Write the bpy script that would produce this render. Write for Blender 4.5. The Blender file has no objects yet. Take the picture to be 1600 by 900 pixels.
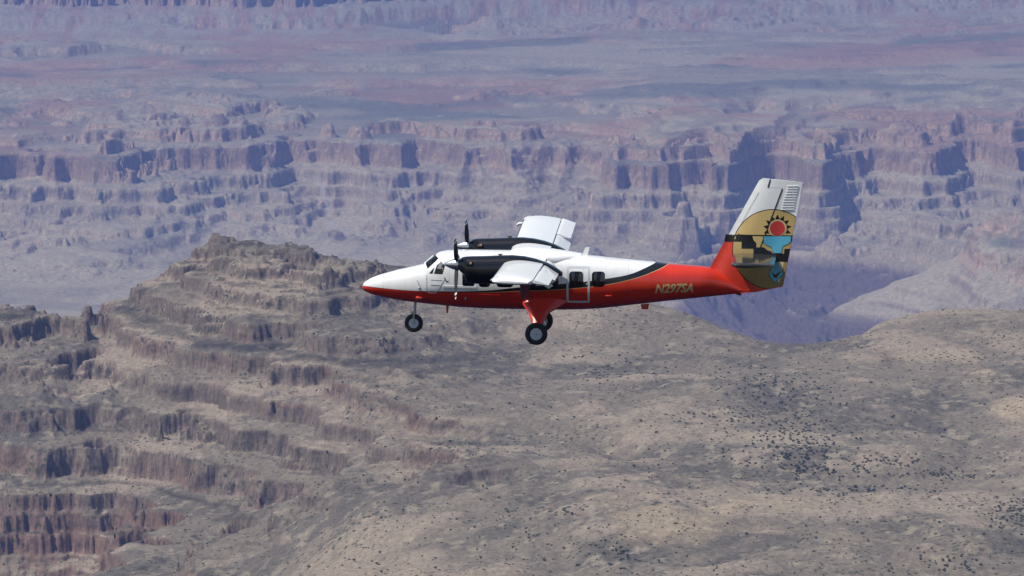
import bpy, bmesh, math, random
import numpy as np
from mathutils import Vector, Matrix
from mathutils.bvhtree import BVHTree

# ------------------------------------------------------------------ camera, sky, sun, exposure
S = bpy.context.scene
COL = S.collection
CZ = 1000.0                      # camera altitude
PITCH = math.radians(6.8)
FPX = 8712.0                     # focal length in photo pixels (1600 wide)
cam_d = bpy.data.cameras.new('camera'); cam = bpy.data.objects.new('camera', cam_d); COL.objects.link(cam)
cam.location = (0, 0, CZ); cam.rotation_euler = (math.pi/2 - PITCH, 0, 0)
cam_d.sensor_width = 36; cam_d.lens = 36*FPX/1600; cam_d.clip_start = 1; cam_d.clip_end = 120000
S.camera = cam
SUN = Vector((-0.46, -0.21, 0.86)).normalized()      # towards the sun
w = bpy.data.worlds.new('World'); S.world = w; w.use_nodes = True
nt = w.node_tree; bg = nt.nodes['Background']
sky = nt.nodes.new('ShaderNodeTexSky'); sky.sky_type = 'NISHITA'; sky.sun_disc = False
sky.sun_elevation = math.asin(SUN.z); sky.sun_rotation = math.atan2(SUN.x, SUN.y)
nt.links.new(sky.outputs[0], bg.inputs[0]); bg.inputs[1].default_value = 0.09
sun_d = bpy.data.lights.new('sun', 'SUN'); sun = bpy.data.objects.new('sun', sun_d); COL.objects.link(sun)
sun_d.energy = 4.6; sun_d.angle = math.radians(0.53); sun_d.color = (1.0, 0.955, 0.89)
sun.rotation_euler = SUN.to_track_quat('Z', 'Y').to_euler(); sun.location = (-300, 0, 1400)
S.view_settings.view_transform = 'Standard'; S.view_settings.look = 'None'
S.view_settings.gamma = 1; S.view_settings.exposure = 0.18
S.cycles.use_denoising = True
S.cycles.volume_bounces = 0
rng = np.random.default_rng(7); random.seed(7)

# ------------------------------------------------------------------ numpy noise
_perm = np.random.default_rng(3).permutation(256).astype(np.int32)
_ang = np.random.default_rng(4).random(256)*2*np.pi
_gx = np.cos(_ang).astype(np.float32); _gy = np.sin(_ang).astype(np.float32)
def perlin(x, y):
    xf = np.floor(x); yf = np.floor(y)
    xi = xf.astype(np.int32); yi = yf.astype(np.int32)
    fx = (x-xf).astype(np.float32); fy = (y-yf).astype(np.float32)
    ux = fx*fx*fx*(fx*(fx*6-15)+10); uy = fy*fy*fy*(fy*(fy*6-15)+10)
    a0 = _perm[xi & 255]; a1 = _perm[(xi+1) & 255]
    def g(a, j, dx, dy):
        k = _perm[(a+yi+j) & 255]
        return _gx[k]*dx + _gy[k]*dy
    n00 = g(a0, 0, fx, fy); n10 = g(a1, 0, fx-1, fy); n01 = g(a0, 1, fx, fy-1); n11 = g(a1, 1, fx-1, fy-1)
    a = n00+(n10-n00)*ux; b = n01+(n11-n01)*ux
    return (a+(b-a)*uy)*1.5
def fbm(x, y, wl, octs=3, gain=0.5, off=0.0):
    s = 0; amp = 1.0
    for o in range(octs):
        s = s + amp*perlin(x/wl+off+17.3*o, y/wl-off*1.7+5.1*o); amp *= gain; wl *= 0.47
    return s
def ridged(x, y, wl, octs=3, off=0.0):
    s = 0; amp = 1.0
    for o in range(octs):
        s = s + amp*(1-2*np.abs(perlin(x/wl+off+9.7*o, y/wl+off*.6-3.3*o))); amp *= 0.5; wl *= 0.48
    return s
def sstep(a, b, x):
    t = np.clip((x-a)/(b-a), 0, 1); return t*t*(3-2*t)

# ------------------------------------------------------------------ terrain
def drop(v, d):                                   # metres below the camera of a ground point seen at row v, distance d
    return d*math.tan(PITCH+math.atan((v-450)/FPX))
def tps_fit(P, H, lam=1e-3):
    P = np.array(P, float); n = len(P)
    r2 = ((P[:, None]-P[None])**2).sum(-1)
    K = np.where(r2 > 0, r2*np.log(r2+1e-12), 0)*0.5 + lam*np.eye(n)
    A = np.zeros((n+3, n+3)); A[:n, :n] = K; A[:n, n] = 1; A[:n, n+1:] = P; A[n, :n] = 1; A[n+1:, :n] = P.T
    return P, np.linalg.solve(A, np.r_[H, 0, 0, 0])
def tps_eval(fit, X, Y):
    P, c = fit; n = len(P)
    out = c[n]+c[n+1]*X+c[n+2]*Y
    for i in range(n):
        r2 = (X-P[i, 0])**2+(Y-P[i, 1])**2+1e-12
        out = out+c[i]*0.5*r2*np.log(r2)
    return out
def fit_points(pts, sx, sy):
    P = []; H = []
    for u, v, d in pts:
        P.append(((u-800)/FPX*d*sx, d*sy)); H.append(drop(v, d))
    return tps_fit(P, np.array(H))
NEAR = [  # pixel column, pixel row, ground distance of places on the near hills and side canyon
 (1600,900,4050),(1200,900,4080),(800,900,4150),(600,900,4270),(400,900,4470),(200,900,4950),(0,892,5080),
 (1600,1000,3700),(800,1000,3720),(300,1000,4150),(0,1000,4500),(1600,1150,3250),(800,1150,3250),(0,1150,3900),
 (540,800,4520),(700,792,4490),(420,845,4570),(540,768,4800),
 (0,830,5110),(200,825,5090),(380,805,4990),(0,740,5200),(250,740,5170),(500,735,5010),(650,730,4790),
 (0,690,5260),(250,690,5230),(450,690,5120),(600,690,4930),(0,640,5330),(200,645,5290),(420,640,5200),(650,640,4980),
 (200,556,5430),(150,560,5540),(0,600,5400),(0,560,5490),(0,503,5640),(200,507,5620),(115,516,5650),(60,507,5650),
 (340,391,5750),(430,413,5750),(560,434,5700),(260,444,5750),(200,470,5720),
 (340,440,5560),(340,500,5450),(450,500,5400),(340,560,5330),(450,560,5280),(560,500,5380),(560,560,5240),(560,620,5060),
 (700,455,5650),(800,465,5600),(950,470,5600),(1050,482,5550),(1130,510,5450),(1270,549,5300),(1385,506,5500),(1600,503,5600),
 (700,540,5330),(900,540,5330),(1100,560,5260),
 (700,600,5130),(900,600,5130),(1100,600,5120),(1300,620,5030),(1500,600,5120),(800,700,4740),(1000,700,4740),(1200,705,4760),
 (1400,700,4730),(1600,700,4740),(720,700,4730),(800,800,4400),(1000,800,4400),(1250,780,4500),(1400,800,4390),(1600,800,4400)]
NEAR += [(1270,585,5520),(1270,610,5750),(1190,550,5560),(1340,552,5600),(1130,550,5680),(1385,545,5740),(1050,535,5800),(1500,535,5800),(1640,535,5800),(900,512,5800),(700,500,5850),(560,482,5900),(430,470,5950),(340,450,5950),(200,520,5900),(60,560,5850)]
for u in range(-100, 1800, 190):
    NEAR.append((u, 600, 6050)); NEAR.append((u, 640, 6800))
FAR = []
for u in (-100, 150, 400, 650, 880):
    FAR += [(u,62,12050),(u,110,11230),(u,150,10670)]
for u in (1010, 1200, 1400, 1700):
    FAR += [(u,60,11900),(u,110,11050),(u,141,10560),(u,178,10330),(u,0,13100)]
FAR += [(20,238,9560),(100,217,9820),(130,197,10050),(290,207,9950),(340,180,10330),(450,182,10280),(560,197,10060),
 (700,215,9850),(860,212,9880),(1000,235,9600),(1150,240,9560),(1250,232,9640),(1400,215,9850),(1490,212,9880),(1620,190,10180),
 (-100,215,9850),(1750,190,10150),
 (20,350,9350),(120,340,9450),(220,340,9480),(290,330,9550),(410,335,9600),(500,290,9850),(500,350,9700),(620,330,9650),
 (700,345,9520),(860,330,9600),(1000,355,9420),(1150,340,9470),(1250,330,9530),(1400,340,9480),(1500,335,9520),(1600,330,9560),
 (-100,340,9450),(1750,330,9560),
 (0,420,8950),(250,400,9150),(520,400,9250),(800,400,9200),(1000,420,8950),(1090,408,9030),(1290,402,9060),
 (0,500,8350),(300,500,8400),(600,500,8400),(900,500,8450),
 (1200,548,8740),(1100,522,8740),(1275,524,8760),(1180,560,8450),(1000,520,8450),
 (1600,350,8250),(1565,380,8250),(1510,412,8250),(1430,442,8250),(1330,468,8300),(1380,478,8240),(1380,505,8180),(1300,548,8150),(1600,450,8000),(1600,500,7800),(1470,512,8000),
 (1600,390,8750),(1430,402,8900),(1750,350,8250)]
for u in (-100, 100, 300, 480): FAR += [(u,28,12290),(u,-60,12700)]
FAR += [(620,40,12420),(740,36,12500),(850,45,12450),(1000,42,12460),(1150,40,12480),(1000,14,12560),(1120,12,12560),(1230,24,12590)]
for u in range(-100, 1800, 300): FAR += [(u, 560, 7300), (u, 600, 6700)]
nfit = fit_points(NEAR, 1e-3, 1e-3); ffit = fit_points(FAR, 1e-3, 1e-3)

def stairs(R, layers, f=0.13):
    zr = [0.0]; rr = [0.0]
    for L in layers:
        t, b = L[:2]; n = L[2] if len(L) > 2 and f < .2 else 1
        c = (t+b)/2; th = b-t
        if n == 1: rr += [c-f*th, c+f*th]; zr += [t, b]; continue
        w = .15*th; r0 = c-w; dr = 2*w/n; dzz = th/n                  # a cliff of n risers with narrow ledges
        for k in range(n):
            q = .30+.10*((k*7) % 3); rr += [r0+k*dr, r0+k*dr+dr*.22]; zr += [t+k*dzz, t+k*dzz+dzz*(.72+.06*q)]
        rr.append(r0+n*dr); zr.append(b)
    zr.append(2000); rr.append(2000)
    return np.interp(R, rr, zr)
def fine_layers(seed, a, b, lo, hi):
    r = np.random.default_rng(seed); out = []; h = a
    while h < b:
        t = r.uniform(lo, hi); out.append((h, h+t*r.uniform(.35, .6))); h += t
    return out
L_NEAR = [(640,650,2),(656,668,3),(675,690,2),(698,716,4),(722,739,3),(745,765,5),(773,797,4),(806,862,3)]
L_NEARF = fine_layers(5, 630, 880, 2.5, 7)
L_FAR = [(765,846),(861,866,2),(872,879,2),(885,904,2),(909,948,2),(954,977,4),(981,997,3),(1001,1014,3),(1020,1031,2)]
L_FARF = fine_layers(6, 840, 1150, 4, 11)

TANMAX = 0.118
def coarse(fit, acols, drows):
    A, Dm = np.meshgrid(acols, drows)                 # rows = d
    return tps_eval(fit, A*Dm*1e-3, Dm*1e-3)
def bilin(G, acols, drows, a, d):
    i = np.clip((a-acols[0])/(acols[1]-acols[0]), 0, len(acols)-1.001); j = np.clip((d-drows[0])/(drows[1]-drows[0]), 0, len(drows)-1.001)
    i0 = i.astype(np.int32); j0 = j.astype(np.int32); fi = i-i0; fj = j-j0
    return (G[j0, i0]*(1-fi)+G[j0, i0+1]*fi)*(1-fj)+(G[j0+1, i0]*(1-fi)+G[j0+1, i0+1]*fi)*fj
ac = np.linspace(-TANMAX, TANMAX, 160)
dn = np.arange(3000, 7301, 12.0); df = np.arange(6500, 13201, 14.0)
GN = coarse(nfit, ac, dn); GF = coarse(ffit, ac, df)

def near_height(X, D):
    a = np.clip(X/D, -TANMAX, TANMAX)
    wx = X+22*fbm(X, D, 190, 2, off=3.0); wd = D+22*fbm(X, D, 190, 2, off=8.0)
    cz = sstep(-.010, -.035, a)*sstep(4600, 4900, D)*sstep(5750, 5600, D)
    R = bilin(GN, ac, dn, a, D+cz*(45*fbm(X, D, 210, 3, .55, off=71.)-14*np.abs(perlin(X/70, D/140))))
    # how much of a canyon (staircase) and how much of a rolling hill
    can = sstep(0.010, -0.030, a+0.012*fbm(X, D, 500, 2, off=1.0)) * (1-sstep(4650, 4500, D)*sstep(-.07, -.045, a))
    can = np.maximum(can, 0.35*sstep(5350, 5600, D))
    hill = 1-can
    nb = fbm(wx, wd, 420, 2, off=2.0)*15 + (ridged(wx, wd, 260, 4, off=4.0)-.4)*9 + fbm(X, D, 60, 2, off=6.)*1.8
    edge = sstep(5450, 5000, D)*0.75+0.25
    R = R + hill*nb*edge
    spur = ridged(wx*1.0, wd*0.8, 170, 3, off=7.0)*17 + fbm(X, D, 60, 4, .6, off=9.)*6.0 + (np.abs(perlin(X/23, D/23))-.25)*-5.0*sstep(-.4, .5, fbm(X, D, 110, 2, off=74.)) + fbm(X, D, 9, 2, off=11.)*.9
    R = R - can*(spur-7)
    Z1 = stairs(R, L_NEAR, .06); R = R+can*1.1*perlin(X/14+Z1*.31, D/14-Z1*.43)+can*2.2*perlin(X/33+Z1*.09, D/33+Z1*.07)
    Zc = stairs(R, L_NEAR, .06); Zf = stairs(Zc, L_NEARF, .12)
    cl = sstep(-.8, -.1, fbm(X, D, 230, 2, off=14.)); Zc2 = stairs(R, L_NEAR, .3); Zf2 = stairs(R, L_NEARF, .14); Zs = (Zc*.15+Zf*.85)*cl+(Zc2*.3+Zf2*.7)*(1-cl)
    soft = stairs(R, L_NEAR, .38)
    k = 0.12*hill*sstep(.2, .6, fbm(X, D, 260, 2, off=12.)+.3)
    Z = R*(1-can-k*0)+Zs*can
    Z = Z*(1-k)+soft*k
    Z = Z + fbm(X, D, 9, 2, off=13.)*.45*(0.5+hill)
    return Z, can
FS = 2.0                                         # plan units of the far canyon table, in metres
def far_height(X, D):
    X = X/FS; D = D/FS
    a = np.clip(X/D, -TANMAX, TANMAX)
    wx = X+70*fbm(X, D, 330, 2, off=23.); wd = D+70*fbm(X, D, 330, 2, off=28.)
    fw = sstep(8700, 9100, D)*sstep(11200, 10500, D)
    R = bilin(GF, ac, df, a, D+fw*(170*fbm(X, D*.6, 520, 3, .55, off=72.)+140*ridged(X, D*.45, 250, 3, off=73.)-60))
    wall = sstep(899, 913, R)*(1-sstep(1020, 1045, R)*.75)*sstep(8500, 8900, D)
    gorge = sstep(1034, 1056, R)*sstep(.025, .034, a)*sstep(.085, .075, a)
    mesa = sstep(893, 875, R)*sstep(11800, 12100, D)
    act = np.clip(wall+mesa*.8+sstep(.079, .086, a)*sstep(8700, 8400, D)*sstep(7700, 7900, D)*.8, 0, 1)*(1-gorge)
    spur = ridged(wx, wd*.6, 330, 3, off=24.)*30 + fbm(wx, wd, 120, 4, .6, off=25.)*13 + (np.abs(perlin(wx/47+3, wd/47))-.25)*-9 + (np.abs(perlin(X/17, D/17+7))-.25)*-3.5 + fbm(X, D, 11, 2, off=26.)*1.3
    R2 = R - act*spur + (1-act)*(fbm(X*.5, D, 420, 3, off=30.)*(8+7*sstep(10300, 10600, D))+ridged(X*.6, D, 190, 3, off=31.)*-(1.5+3.5*sstep(10300, 10600, D)) + fbm(X, D, 34, 2, off=27.)*.6)
    gl = ridged(X*1.6, D*.5, 60, 3, off=33.)
    R2 = R2 - (gl*(1.0*wall+7.0*mesa)+gorge*(ridged(X*1.3+D*.5, D*.6, 120, 5, off=35.)*20))
    Z1 = stairs(R2, L_FAR, .05); R2 = R2+act*2.2*perlin(X/17+Z1*.17, D/17-Z1*.21)+act*3.5*perlin(X/42+Z1*.05, D/42+Z1*.06)
    Zc = stairs(R2, L_FAR, .05); Zf = stairs(Zc, L_FARF, .12)
    cl = sstep(-.8, -.1, fbm(X, D, 380, 2, off=34.)); Z = (Zc*.4+Zf*.6)*cl+(stairs(R2, L_FAR, .28)*.35+stairs(R2, L_FARF, .16)*.65)*(1-cl)
    k = .80+.20*act; k = k*(1-gorge)*(1-sstep(8900, 8600, D)*.6); Z = Z*k+R2*(1-k)
    return Z*FS, act
def height(X, D):
    out = np.empty_like(X); cm = np.zeros_like(X)
    m = D < 13000
    o, c = near_height(X[m], D[m]); out[m] = o; cm[m] = c
    m2 = D > 6900
    o2, c2 = far_height(X[m2], D[m2])
    bl = np.clip((D[m2]-6900)/6100, 0, 1)
    base = np.where(bl < 1, out[m2], 0)
    out[m2] = base*(1-bl)+o2*bl; cm[m2] = np.where(bl > .5, c2, cm[m2])
    return out, cm

# columns of the terrain sheet (tangent of azimuth), denser where the sheet is looked at
ain = np.linspace(-0.098, 0.098, 900)
step = ain[1]-ain[0]; ext = []; s_ = step; a_ = ain[-1]
while a_ < 0.30:
    s_ *= 1.06; a_ += s_; ext.append(a_)
acol = np.r_[-np.array(ext[::-1]), ain, np.array(ext)].astype(np.float64)
NC = len(acol)
ZONES = [(3000,3900,6.0,40),(3900,5800,1.7,580),(5800,15200,25.,50),(15200,21400,5.0,520),(21400,24300,10.,100),(24300,26400,8.,80),(26400,60000,400.,24)]
rows_d = []; rows_z = []; rows_c = []
for (d0, d1, fs, nr) in ZONES:
    dd = np.arange(d0, d1+fs*.5, fs); dd[-1] = d1
    Dm = np.repeat(dd[:, None], NC, 1); Xm = Dm*acol[None, :]
    Dc = np.minimum(Dm, 26380.); Hm, Cm = height(Xm*Dc/Dm, Dc)
    dz = np.diff(Hm, axis=0); dl = np.diff(Dm, axis=0)
    wgt = np.sqrt((0.22*dl)**2+dz**2)/Dm[1:]
    wgt = wgt+0.25*wgt.mean(0, keepdims=True)
    for _ in range(2):                              # keep neighbouring columns alike
        pad = np.pad(wgt, ((0, 0), (30, 30)), mode='edge'); cs = np.cumsum(np.pad(pad, ((0, 0), (1, 0))), axis=1)
        wgt = (cs[:, 61:]-cs[:, :-61])/61
    cum = np.vstack([np.zeros((1, NC)), np.cumsum(wgt, 0)]); cum /= cum[-1:]
    tgt = np.linspace(0, 1, nr+1)
    od = np.empty((nr+1, NC)); oz = np.empty_like(od); oc = np.empty_like(od)
    for c in range(NC):
        od[:, c] = np.interp(tgt, cum[:, c], dd)
        oz[:, c] = np.interp(od[:, c], dd, Hm[:, c]); oc[:, c] = np.interp(od[:, c], dd, Cm[:, c])
    if rows_d: od = od[1:]; oz = oz[1:]; oc = oc[1:]
    rows_d.append(od); rows_z.append(oz); rows_c.append(oc)
    if d0 == 3900: FG = (dd, Hm.astype(np.float32), Cm.astype(np.float32))
TD = np.vstack(rows_d); TH = np.vstack(rows_z); TC = np.vstack(rows_c)
TX = TD*acol[None, :]; TZ = CZ-TH
# normals and slope
P = np.stack([TX, TD, TZ], -1)
gu = np.gradient(P, axis=1); gv = np.gradient(P, axis=0)
N = np.cross(gu, gv); N /= np.linalg.norm(N, axis=-1, keepdims=True)+1e-9
steep = 1-np.abs(N[..., 2])

def lerp3(a, b, t): return a*(1-t[..., None])+b*t[..., None]
def col(*c): return np.array(c, float)
def band(h, seed, wl):
    return np.interp(h, np.arange(500, 1300, wl), np.random.default_rng(seed).uniform(-1, 1, len(np.arange(500, 1300, wl))))
H = TH; X = TX; D = TD
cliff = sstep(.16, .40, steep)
n1 = fbm(X, D, 260, 4, off=41.); n2 = fbm(X, D, 70, 3, off=43.); n3 = fbm(X, D, 18, 3, off=45.)
# near ground: pale tan soil, grey scrub patches, ochre grass patches
near = lerp3(np.broadcast_to(col(.252,.207,.152), P.shape), np.broadcast_to(col(.125,.108,.084), P.shape), sstep(-.10, .45, n1+.7*n2+.35*n3))
near = lerp3(near, col(.33,.262,.175)*np.ones(P.shape), sstep(.42, .75, fbm(X, D, 300, 3, off=47.)+.25*n2)*sstep(-.02, .05, X/D))
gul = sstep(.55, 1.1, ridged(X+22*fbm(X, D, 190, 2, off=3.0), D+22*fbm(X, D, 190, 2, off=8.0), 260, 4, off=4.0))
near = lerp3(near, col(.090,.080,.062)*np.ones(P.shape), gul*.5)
near = lerp3(near, col(.30,.255,.180)*np.ones(P.shape), sstep(.25, .8, n3+.4*n2)*.6)
rock = lerp3(np.broadcast_to(col(.142,.112,.084), P.shape), np.broadcast_to(col(.160,.106,.076), P.shape), sstep(.0, .8, band(H, 2, 22)+.5*n2+.4*sstep(790, 800, H)))  # brown cliff rock, darkened so its colour also carries shade on steep near faces
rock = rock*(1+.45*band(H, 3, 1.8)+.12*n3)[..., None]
near = near*(1-.50*TC*sstep(.15, .7, band(H, 9, 1.7)+.3*n3))[..., None]
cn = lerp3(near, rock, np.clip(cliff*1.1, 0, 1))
XN, DN, HN = X, D, H; X = X/FS; D = D/FS; H = H/FS
n1 = fbm(X, D, 260, 4, off=41.); n2 = fbm(X, D, 70, 3, off=43.); n3 = fbm(X, D, 18, 3, off=45.)
# far ground
fl = lerp3(np.broadcast_to(col(.335,.285,.190), P.shape), np.broadcast_to(col(.260,.222,.150), P.shape), sstep(-.3, .6, n1+.6*n2))
red = sstep(-.1, .5, fbm(X, D, 700, 4, off=51.)+.3*n2)
pl = lerp3(np.broadcast_to(col(.270,.232,.155), P.shape), np.broadcast_to(col(.275,.180,.118), P.shape), red)
pl = pl*(1+.22*band(H, 13, 2.0))[..., None]
pl = lerp3(pl, col(.125,.127,.092)*np.ones(P.shape), sstep(.15, .6, fbm(X, D, 420, 4, off=55.))*.75)
isp = sstep(914, 906, H)
tal = sstep(889, 880, H)*sstep(11800, 12000, D); stk = fbm(X*2.2, D*.35, 90, 4, off=81.)
pl = lerp3(pl, lerp3(col(.285,.25,.185)*np.ones(P.shape), col(.27,.17,.12)*np.ones(P.shape), sstep(0, .5, stk+.5*n1)), tal*.75)
fl = lerp3(fl, pl, isp)
fr = lerp3(np.broadcast_to(col(.320,.220,.140), P.shape), np.broadcast_to(col(.290,.238,.160), P.shape), sstep(944, 956, H)*.75+.25*sstep(-.4, .5, n2))
fr = fr*(1+.34*band(H, 7, 2.2)+.12*n3)[..., None]
cf = lerp3(fl, fr, np.clip(cliff*1.15, 0, 1))
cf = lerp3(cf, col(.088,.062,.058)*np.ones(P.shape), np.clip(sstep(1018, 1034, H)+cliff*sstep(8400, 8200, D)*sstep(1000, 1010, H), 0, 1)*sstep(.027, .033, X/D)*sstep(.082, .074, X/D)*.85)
# pale dry stream bed on the canyon floor
path = np.array([(474,318,9790),(490,330,9760),(500,345,9710),(512,352,9690),(506,362,9640),(530,375,9540),(545,400,9350)], float)
px = (path[:, 0]-800)/FPX*path[:, 2]; wash = np.interp(D, path[::-1, 2], px[::-1])+10*fbm(X, D, 60, 2, off=61.)
cf = lerp3(cf, col(.33,.30,.25)*np.ones(P.shape), sstep(5, 1.5, np.abs(X-wash))*sstep(-.5, .1, fbm(X, D, 50, 2, off=66.))*sstep(9340, 9400, D)*sstep(9800, 9760, D))
X, D, H = XN, DN, HN
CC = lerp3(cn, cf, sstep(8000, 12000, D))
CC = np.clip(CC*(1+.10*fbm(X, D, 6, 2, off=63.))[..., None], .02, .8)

def newmat(name):
    m = bpy.data.materials.new(name); m.use_nodes = True
    return m, m.node_tree, m.node_tree.nodes['Principled BSDF']
def mat(name, rgb, rough=.5, metal=0.0, coat=0.0, spec=.5):
    m, t, b = newmat(name); b.inputs['Base Color'].default_value = (*rgb, 1); b.inputs['Roughness'].default_value = rough
    b.inputs['Metallic'].default_value = metal; b.inputs['Coat Weight'].default_value = coat; b.inputs['Coat Roughness'].default_value = .04
    b.inputs['Specular IOR Level'].default_value = spec
    return m
def ground_mat(name, scale, dist, spots):
    gm, t, b = newmat(name); N_ = t.nodes.new; K = t.links.new
    at = N_('ShaderNodeAttribute'); at.attribute_name = 'Col'; geo = N_('ShaderNodeNewGeometry')
    ns = N_('ShaderNodeTexNoise'); ns.inputs['Scale'].default_value = scale; ns.inputs['Detail'].default_value = 6; ns.inputs['Roughness'].default_value = .75
    K(geo.outputs['Position'], ns.inputs['Vector'])
    mr = N_('ShaderNodeMapRange'); mr.inputs['From Min'].default_value = .28; mr.inputs['From Max'].default_value = .72; mr.inputs['To Min'].default_value = .58; mr.inputs['To Max'].default_value = 1.38
    K(ns.outputs['Fac'], mr.inputs['Value'])
    mx = N_('ShaderNodeVectorMath'); mx.operation = 'SCALE'; K(at.outputs['Color'], mx.inputs[0]); K(mr.outputs[0], mx.inputs['Scale']); out = mx.outputs[0]
    if spots:                                          # bushes too small to be told apart
        vo = N_('ShaderNodeTexVoronoi'); vo.inputs['Scale'].default_value = .16; K(geo.outputs['Position'], vo.inputs['Vector'])
        n2_ = N_('ShaderNodeTexNoise'); n2_.inputs['Scale'].default_value = .013; n2_.inputs['Detail'].default_value = 3; K(geo.outputs['Position'], n2_.inputs['Vector'])
        th = N_('ShaderNodeMapRange'); th.inputs['From Min'].default_value = .38; th.inputs['From Max'].default_value = .68; th.inputs['To Min'].default_value = .08; th.inputs['To Max'].default_value = .34; K(n2_.outputs['Fac'], th.inputs['Value'])
        lt = N_('ShaderNodeMath'); lt.operation = 'LESS_THAN'; K(vo.outputs['Distance'], lt.inputs[0]); K(th.outputs[0], lt.inputs[1])
        mi = N_('ShaderNodeMix'); mi.data_type = 'RGBA'; K(lt.outputs[0], mi.inputs[0]); K(out, mi.inputs[6]); mi.inputs[7].default_value = (.070,.070,.045,1); out = mi.outputs[2]
    K(out, b.inputs['Base Color'])
    bp = N_('ShaderNodeBump'); bp.inputs['Strength'].default_value = .8; bp.inputs['Distance'].default_value = dist
    K(ns.outputs['Fac'], bp.inputs['Height']); K(bp.outputs[0], b.inputs['Normal'])
    b.inputs['Roughness'].default_value = .95; b.inputs['Specular IOR Level'].default_value = .1
    return gm
gm_near = ground_mat('near_ground', .22, 2.0, True); gm_far = ground_mat('far_ground', .07, 6.0, False)
def sheet(name, r0, r1, label, cat):
    p = P[r0:r1+1].reshape(-1, 3).astype(np.float32); nr = r1-r0+1
    me = bpy.data.meshes.new(name); me.vertices.add(len(p)); me.vertices.foreach_set('co', p.ravel())
    i = np.arange((nr-1)*NC).reshape(nr-1, NC)[:, :-1].ravel()
    q = np.stack([i, i+1, i+NC+1, i+NC], 1).astype(np.int32)
    me.loops.add(q.size); me.loops.foreach_set('vertex_index', q.ravel())
    me.polygons.add(len(q)); me.polygons.foreach_set('loop_start', np.arange(0, q.size, 4, dtype=np.int32)); 
    me.polygons.foreach_set('use_smooth', np.ones(len(q), bool))
    me.update(calc_edges=True)
    ca = me.attributes.new('Col', 'FLOAT_COLOR', 'POINT')
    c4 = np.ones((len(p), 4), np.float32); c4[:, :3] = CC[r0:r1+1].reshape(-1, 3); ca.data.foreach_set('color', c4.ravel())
    me.materials.append(gm_near if name == 'hills' else gm_far)
    o = bpy.data.objects.new(name, me); COL.objects.link(o); o['kind'] = 'structure'; o['label'] = label; o['category'] = cat
    return o
zr = np.cumsum([0]+[z[3] for z in ZONES])
sheet('hills', 0, zr[3]-20, 'scrub covered tan hills with a stepped side canyon in front', 'hills')
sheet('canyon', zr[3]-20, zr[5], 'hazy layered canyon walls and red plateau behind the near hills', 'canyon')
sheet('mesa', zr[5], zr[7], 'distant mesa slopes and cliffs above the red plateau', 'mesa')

# ------------------------------------------------------------------ junipers and scrub
def ground_z(x, d):
    a = x/d; c = np.clip(np.searchsorted(acol, a), 1, NC-1); f = (a-acol[c-1])/(acol[c]-acol[c-1])
    dd, Hm, Cm = FG; r = np.clip((d-dd[0])/(dd[1]-dd[0]), 0, len(dd)-2); r0 = int(r); fr_ = r-r0
    h0 = Hm[r0, c-1]*(1-f)+Hm[r0, c]*f; h1 = Hm[r0+1, c-1]*(1-f)+Hm[r0+1, c]*f
    e = abs(h1-h0)/(dd[1]-dd[0])
    return CZ-(h0*(1-fr_)+h1*fr_), e, Cm[r0, c]
foliage, t, b = newmat('juniper_foliage')
oi = t.nodes.new('ShaderNodeTexNoise'); oi.inputs['Scale'].default_value = .8; g2 = t.nodes.new('ShaderNodeNewGeometry'); t.links.new(g2.outputs['Position'], oi.inputs['Vector'])
cr = t.nodes.new('ShaderNodeValToRGB'); cr.color_ramp.elements[0].color = (.040,.044,.022,1); cr.color_ramp.elements[1].color = (.085,.088,.048,1)
cr.color_ramp.elements[0].position = .3; cr.color_ramp.elements[1].position = .7
t.links.new(oi.outputs['Fac'], cr.inputs['Fac']); t.links.new(cr.outputs[0], b.inputs['Base Color']); b.inputs['Roughness'].default_value = .9; b.inputs['Specular IOR Level'].default_value = .15
bark = mat('juniper_bark', (.11,.085,.065), .95)
def juniper_mesh(seed, nleaf):
    r = random.Random(seed); bm = bmesh.new()
    lobes = [(Vector((r.uniform(-.55,.55), r.uniform(-.55,.55), r.uniform(.45,1.05))), r.uniform(.34,.55)) for _ in range(6)]
    n_tr = bmesh.ops.create_cone(bm, cap_ends=False, segments=6, radius1=.13, radius2=.07, depth=.7, matrix=Matrix.Translation((0,0,.2)))
    for f in bm.faces: f.material_index = 1
    for _ in range(nleaf):
        c, R = r.choice(lobes); v = Vector((r.gauss(0,1), r.gauss(0,1), r.gauss(0,1))).normalized()
        p = c+v*R*r.uniform(.6, 1.05); s = r.uniform(.10, .20)
        t1 = v.orthogonal().normalized(); t1.rotate(Matrix.Rotation(r.uniform(0, 6.3), 3, v)); t2 = v.cross(t1); up = v*r.uniform(-.5,.7)*s
        bm.faces.new([bm.verts.new(p+t1*s), bm.verts.new(p+t2*s+up), bm.verts.new(p-t1*s), bm.verts.new(p-t2*s-up)])
    me = bpy.data.meshes.new('juniper_bush'); bm.to_mesh(me); bm.free(); me.materials.append(foliage); me.materials.append(bark); return me
JM = [juniper_mesh(i, 110) for i in range(4)]
CLUST = [(1230,640,80,60,190),(1250,700,80,38,260),(1300,735,60,14,90),(1190,600,50,22,60),(1590,800,40,26,110),(1330,765,120,7,60),(1480,742,90,6,50),
         (950,580,70,22,50),(1130,650,60,16,30),(1500,880,60,14,40),(960,870,50,20,40),(830,840,60,24,30),(1400,720,40,10,40)]
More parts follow.
